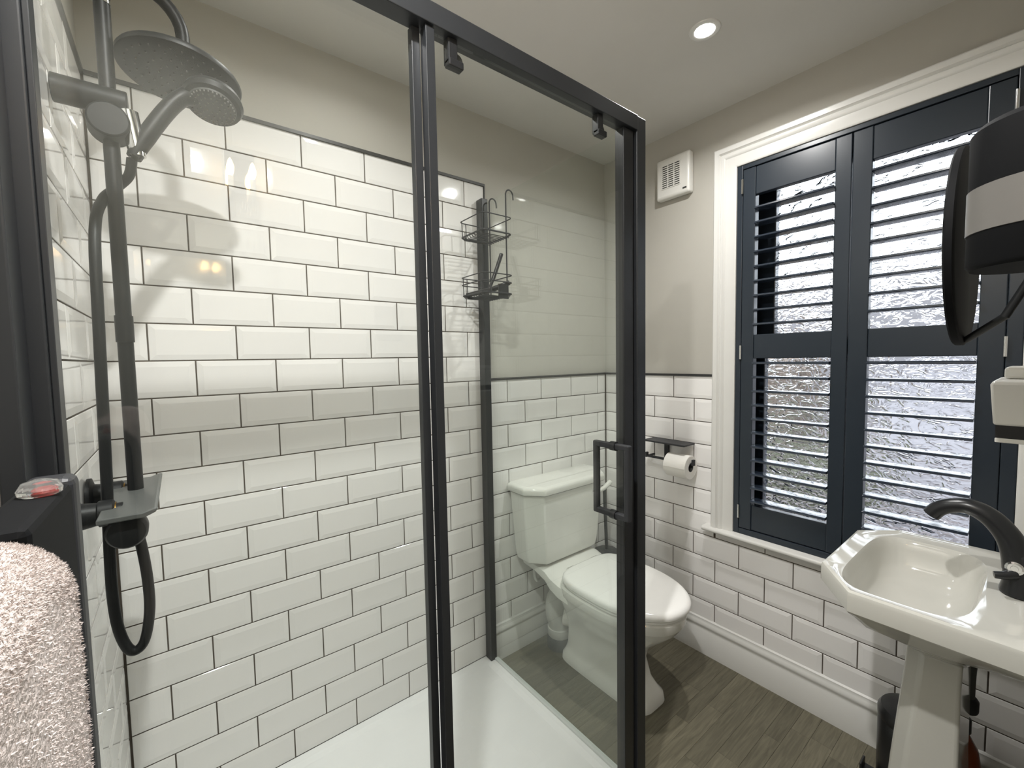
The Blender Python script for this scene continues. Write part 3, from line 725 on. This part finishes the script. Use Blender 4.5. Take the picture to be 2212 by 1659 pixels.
rings = [b_in(1.48, -1.37, 0.085, 0.05, 3, 0.640), b_in(1.48, -1.37, 0.10, 0.06, 3, 0.655), b_in(1.475, -1.35, 0.150, 0.105, 2.8, 0.690), mixr(b_in(1.472, -1.34, 0.19, 0.135, 3, 0.725), b_out(0.03, 0.725), 0.45),
         b_out(0.030, 0.752), b_out(0.006, 0.768), b_out(0.0, 0.774), b_out(0.0, 0.810), b_out(0.003, 0.817), b_out(0.010, 0.820), mixr(b_out(0.010, 0.8195), ib(1.10, 0.814), 0.55), ib(1.07, 0.814), ib(1.02, 0.813),
         ib(0.99, 0.806), ib(0.955, 0.785), ib(0.90, 0.752), ib(0.80, 0.722), ib(0.62, 0.706), ib(0.30, 0.699), ib(0.12, 0.696)]
ba = thing('wash_basin', 'white pedestal wash basin with cut corners in front of the shutters', 'wash basin', (1.48, -1.36, 0))
obj('bowl', B().loft(rings), 'ceramic_dimmed', ba)
obj('drain', B().disc_lathe((1.470, -1.316, 0.696), [(0.022, 0), (0.022, 0.003), (0.012, 0.004)], 24), 'chrome', ba)
def ped(z, x0, x1, yf, yb_, c):
    return [(x0, yb_, z), (x1, yb_, z), (x1, yf - c, z), (x1 - c, yf, z), (x0 + c, yf, z), (x0, yf - c, z)]
obj('pedestal', B().loft([ped(0, 1.345, 1.615, -1.262, -1.43, 0.03), ped(0.03, 1.345, 1.615, -1.262, -1.43, 0.03), ped(0.07, 1.362, 1.598, -1.275, -1.42, 0.03), ped(0.35, 1.374, 1.586, -1.292, -1.411, 0.03), ped(0.60, 1.382, 1.578, -1.312, -1.410, 0.03), ped(0.66, 1.376, 1.584, -1.316, -1.412, 0.03)]), 'ceramic_dimmed', ba, bevel=0.007, seg=3)
# mixer tap
tp = thing('basin_tap', 'black arched mixer tap on the back ledge of the wash basin', 'tap', (1.49, -1.475, 0.82))
obj('base', B().loft([sup(1.49, -1.485, 0.040, 0.034, 2, 0.8185, 32), sup(1.49, -1.485, 0.040, 0.034, 2, 0.823, 32), sup(1.49, -1.484, 0.033, 0.029, 2, 0.840, 32), sup(1.49, -1.482, 0.029, 0.027, 2, 0.880, 32), sup(1.49, -1.480, 0.027, 0.026, 2, 0.905, 32), sup(1.49, -1.482, 0.015, 0.015, 2, 0.918, 32)]), 'black_plastic', tp)
tpath = smoothpath([(1.49, -1.480, 0.870), (1.49, -1.474, 0.905), (1.49, -1.461, 0.940), (1.49, -1.436, 0.972), (1.49, -1.405, 0.989), (1.49, -1.375, 0.986), (1.49, -1.352, 0.972), (1.49, -1.339, 0.954)], 5)
nt_ = len(tpath)
obj('spout', B().tube(tpath, [0.0265 - 0.0095 * min(1, i / 24) for i in range(nt_)], 20, flat=1.15), 'black_plastic', tp)
lvr = obj('lever', B().tube([(1.464, -1.474, 0.866), (1.450, -1.460, 0.862), (1.446, -1.446, 0.860)], [0.011, 0.0085, 0.0075], 14), 'black_plastic', tp)
obj('indicator_disc', B().disc_lathe((1.462, -1.474, 0.880), [(0.0145, 0), (0.0145, -0.004), (0.011, -0.005), (0.0105, -0.0045), (0.006, -0.0045), (0.0055, -0.0055)], 24, 'x'), 'chrome', tp)
# pipework and things behind the pedestal
pw_ = thing('basin_pipework', 'grey waste trap and black hose under the basin, right of the pedestal', 'pipe', (1.60, -1.42, 0.40))
obj('trap', B().tube(smoothpath([(1.55, -1.440, 0.66), (1.585, -1.430, 0.635), (1.615, -1.412, 0.600), (1.622, -1.402, 0.550), (1.622, -1.400, 0.480), (1.622, -1.400, 0.44)], 5), 0.016, 16), 'rubber_grey', pw_)
obj('trap_nut', B().disc_lathe((1.622, -1.400, 0.425), [(0.022, 0), (0.024, 0.006), (0.024, 0.03), (0.02, 0.036)], 18), 'black_matt', pw_)
obj('hose', B().tube(smoothpath([(1.56, -1.42, 0.66), (1.60, -1.425, 0.655), (1.64, -1.445, 0.628), (1.70, -1.50, 0.56), (1.76, -1.545, 0.50)], 5), 0.0055, 10), 'black_plastic', pw_)
obj('valve_stub', B().cyl((1.66, -1.455, 0.60), (1.655, -1.452, 0.555), 0.006, 10), 'rubber_grey', pw_)
am = thing('bottle', 'amber brown bottle standing on the floor behind the pedestal', 'bottle', (1.625, -1.405, 0))
obj('body', B().disc_lathe((1.645, -1.395, 0), [(0.034, 0), (0.036, 0.01), (0.036, 0.27), (0.030, 0.31), (0.013, 0.345), (0.013, 0.352)], 26), 'amber', am)
obj('cap', B().disc_lathe((1.645, -1.395, 0.352), [(0.016, 0), (0.016, 0.035), (0.013, 0.038)], 20), 'black_plastic', am)
bn = thing('pedal_bin', 'black cylindrical pedal bin on the floor beside the pedestal', 'bin', (1.745, -1.288, 0))
obj('body', B().disc_lathe((1.745, -1.288, 0), [(0.080, 0), (0.083, 0.008), (0.083, 0.235), (0.081, 0.238)], 36), 'black_plastic', bn)
obj('lid', B().disc_lathe((1.745, -1.288, 0.238), [(0.084, 0), (0.084, 0.020), (0.076, 0.034), (0.045, 0.044), (0.01, 0.047)], 36), 'black_plastic', bn)
obj('pedal', B().box((1.700, -1.212, 0.022), (1.745, -1.172, 0.030)).box((1.700, -1.178, 0.022), (1.745, -1.172, 0.052)), 'black_plastic', bn, smooth=False, bevel=0.002)

# ------------------------------------------------------------------ things on the front wall, right edge of the view
mi = thing('shaving_mirror', 'round black-backed shaving mirror on a wall arm before the right shutter', 'mirror', (0.89, YD, 1.484))
mcx, mcy, mcz, mR = 0.873, -1.436, 1.482, 0.125
obj('mirror_back', B().disc_lathe((mcx, mcy, mcz), [(mR - 0.003, -0.005), (mR, -0.003), (mR, 0.003), (mR - 0.002, 0.005)], 56, 'y'), 'deep_black', mi)
obj('mirror_glass', B().disc_lathe((mcx, mcy, mcz), [(mR - 0.008, 0.0045), (mR - 0.010, 0.0062)], 56, 'y'), 'chrome', mi)
obj('arm', B().tube([(0.865, -1.4425, 1.364), (0.80, -1.478, 1.388), (0.795, YD + 0.002, 1.575)], 0.0042, 12), 'shower_black', mi)
dm = thing('wall_canister', 'dark drum-shaped wall canister with a wide grey band beside the mirror', 'canister', (0.66, YD, 1.42))
obj('body', B().disc_lathe((0.665, -1.507, 1.424), [(0.046, 0), (0.049, 0.004), (0.049, 0.122), (0.045, 0.127)], 40), 'deep_black', dm)
obj('band', B().disc_lathe((0.665, -1.507, 1.456), [(0.0485, 0), (0.0498, 0.0005), (0.0498, 0.040), (0.0485, 0.0405)], 40), 'grey_band', dm)
wd_ = thing('toothbrush_dispenser', 'white box dispenser with black base band on the front wall', 'dispenser', (1.0, YD, 1.22))
obj('body', B().loft([rect(0.945, 1.060, YD + 0.002, -1.464, 1.247), rect(0.940, 1.065, YD + 0.002, -1.460, 1.303), rect(0.944, 1.061, YD + 0.002, -1.463, 1.309)]), 'white_plastic', wd_, bevel=0.003)
obj('top_box', B().box((0.985, YD + 0.002, 1.309), (1.062, -1.470, 1.326)), 'white_plastic', wd_, smooth=False, bevel=0.004)
obj('base_band', B().box((0.950, YD + 0.002, 1.229), (1.058, -1.466, 1.247)), 'black_plastic', wd_, smooth=False)
obj('base_plate', B().box((0.948, YD + 0.002, 1.223), (1.060, -1.466, 1.229)), 'white_plastic', wd_, smooth=False, bevel=0.001)
# crystal wall light, outside the frame but mirrored in the shower glass
sc_ = thing('wall_light', 'crystal wall light with two warm candle bulbs, mirrored in the shower glass', 'wall light', (0.235, YD, 1.88))
obj('back_plate', B().box((0.195, YD, 1.80), (0.275, YD + 0.012, 1.98)), 'chrome', sc_, smooth=False, bevel=0.003)
for bx_ in (0.207, 0.262):
    bo = obj('bulb', B().disc_lathe((bx_, -1.505, 1.902), [(0.004, -0.012), (0.009, 0.0), (0.010, 0.012), (0.006, 0.026), (0.002, 0.034)], 16), 'candle_glow', sc_)
    obj('candle', B().cyl((bx_, -1.505, 1.852), (bx_, -1.505, 1.890), 0.007, 12), 'white_plastic', bo)
    obj('bulb_arm', B().tube([(bx_, -1.505, 1.855), (bx_, -1.530, 1.840), (bx_, YD + 0.01, 1.835)], 0.0035, 8), 'chrome', bo)
for k in range(7):
    dx = 0.197 + k * 0.0127
    obj('crystal_drop', B().disc_lathe((dx, -1.500, 1.80 + 0.012 * (k % 2)), [(0.001, -0.022), (0.005, -0.010), (0.005, 0.004), (0.001, 0.014)], 6), 'crystal', sc_, smooth=False)

# ------------------------------------------------------------------ towel radiator and towel at the left edge
ra_ = thing('towel_radiator', 'black flat-bar towel radiator on the left wall before the shower', 'radiator', (XC, -1.16, 0.2))
for yy in (-0.925, -1.42):
    obj('collector', B().box((-0.058, yy - 0.016, 0.12), (-0.022, yy + 0.016, 1.245)), 'black_matt', ra_, smooth=False, bevel=0.008, seg=3)
for k in range(16):
    zb_ = 1.116 - k * 0.066 - (0.05 if k > 5 else 0)
    obj('bar', B().box((-0.052, -0.941, zb_), (-0.034, -1.404, zb_ + 0.056)), 'deep_black', ra_, smooth=False, bevel=0.004)
for yy in (-1.0, -1.35):
    for zz in (0.3, 1.1):
        obj('bracket', B().cyl((XC + 0.001, yy, zz), (-0.05, yy, zz), 0.012, 14), 'black_matt', ra_)
obj('end_cap', B().box((-0.057, -0.9405, 1.120), (-0.023, -1.090, 1.241)), 'deep_black', ra_, smooth=False, bevel=0.006)
kn = thing('glass_knob', 'clear glass knob with red centre lying on the radiator top end', 'knob', (-0.036, -0.985, 1.2405))
obj('dome', B().disc_lathe((-0.036, -0.985, 1.2405), [(0.010, 0), (0.0135, 0.002), (0.0142, 0.006), (0.011, 0.012), (0.003, 0.0145)], 20), 'clear_knob', kn, smooth=False)
obj('centre', B().disc_lathe((-0.034, -0.985, 1.2420), [(0.0055, 0), (0.006, 0.002), (0.004, 0.004)], 18), 'red_plastic', kn)
tw = thing('towel', 'fluffy pale pink towel folded over the towel radiator', 'towel', (-0.04, -1.2, 0.5))
def tw_prof(y):
    k_ = 0.003 * math.sin(y * 40)
    pts = []
    for z in (0.46, 0.7, 0.9, 1.05, 1.16): pts.append((-0.0790, z))
    for k in range(0, 13):
        a = PI - PI * k / 12
        pts.append((-0.0420 + 0.0390 * math.cos(a), 1.188 + 0.047 * math.sin(a) + 0.4 * min(max(-y - 1.095, 0), 0.05)))
    for z in (1.13, 1.05, 0.95, 0.85, 0.75, 0.60, 0.40): pts.append((-0.002 - 0.001 * (z < 1.0), z))
    return [(x_ + k_ * (x_ > -0.05), y, z) for x_, z in pts]
tp_ = B(); rg = []
for k in range(0, 25):
    rg.append(tw_prof(-1.096 - k * 0.012))
nP = len(rg[0])
tp_.loft(rg, False, False, closed=False)
to_ = obj('fabric', tp_, 'towel', tw)
md = to_.modifiers.new('solid', 'SOLIDIFY'); md.thickness = 0.012; md.offset = -1
fb = B()
random.seed(3)
for k in range(60000):
    y_ = -1.093 - (random.random() ** 1.6) * 0.26
    pr_ = tw_prof(y_)
    i = random.randint(5, nP - 2); t = random.random()
    a, b_ = Vector(pr_[i]), Vector(pr_[i + 1]); p = a.lerp(b_, t)
    tg = (b_ - a).normalized(); nn = Vector((tg.z, 0, -tg.x))
    if nn.dot(p - Vector((-0.042, y_, 1.10))) < 0: nn = -nn
    d = (nn + Vector((random.uniform(-.7, .7), random.uniform(-.6, .9), random.uniform(-.9, .5)))).normalized()
    L_ = random.uniform(0.0010, 0.0028)
    sd = d.cross(Vector((random.random() - .5, random.random() - .5, random.random() - .5))).normalized() * 0.0005
    q = len(fb.v); p = p - nn * 0.0005
    fb.v += [tuple(p - sd), tuple(p + sd), tuple(p + d * L_)]; fb.f.append((q, q + 1, q + 2))
me = bpy.data.meshes.new('pile'); me.from_pydata(fb.v, [], fb.f); me.materials.append(M['towel'])
po = bpy.data.objects.new('pile', me); link(po, tw); stuff(po)

# ------------------------------------------------------------------ downlights
names = ['round recessed ceiling downlight above the toilet, near the window', 'round recessed ceiling downlight above the shower tray', 'round recessed ceiling downlight just inside, above the towel radiator']
for (x, y, p, spr), lab in zip(LAMPS, names):
    dl = thing('ceiling_light', lab, 'downlight', (x, y, ZC), 'recessed ceiling downlights')
    n = 36; rgs = []
    for rr, hgt in ((0.030, 0.0), (0.030, -0.003), (0.040, -0.005), (0.045, -0.003), (0.046, 0.0)):
        rgs.append([(x + rr * math.cos(2 * PI * j / n), y + rr * math.sin(2 * PI * j / n), ZC + hgt) for j in range(n)])
    obj('bezel', B().loft(rgs, False, False), 'gloss_white', dl)
    obj('lens', B().disc_lathe((x, y, ZC), [(0.029, 0.0), (0.029, -0.002), (0.027, -0.003)], 28), 'lamp_glow', dl)
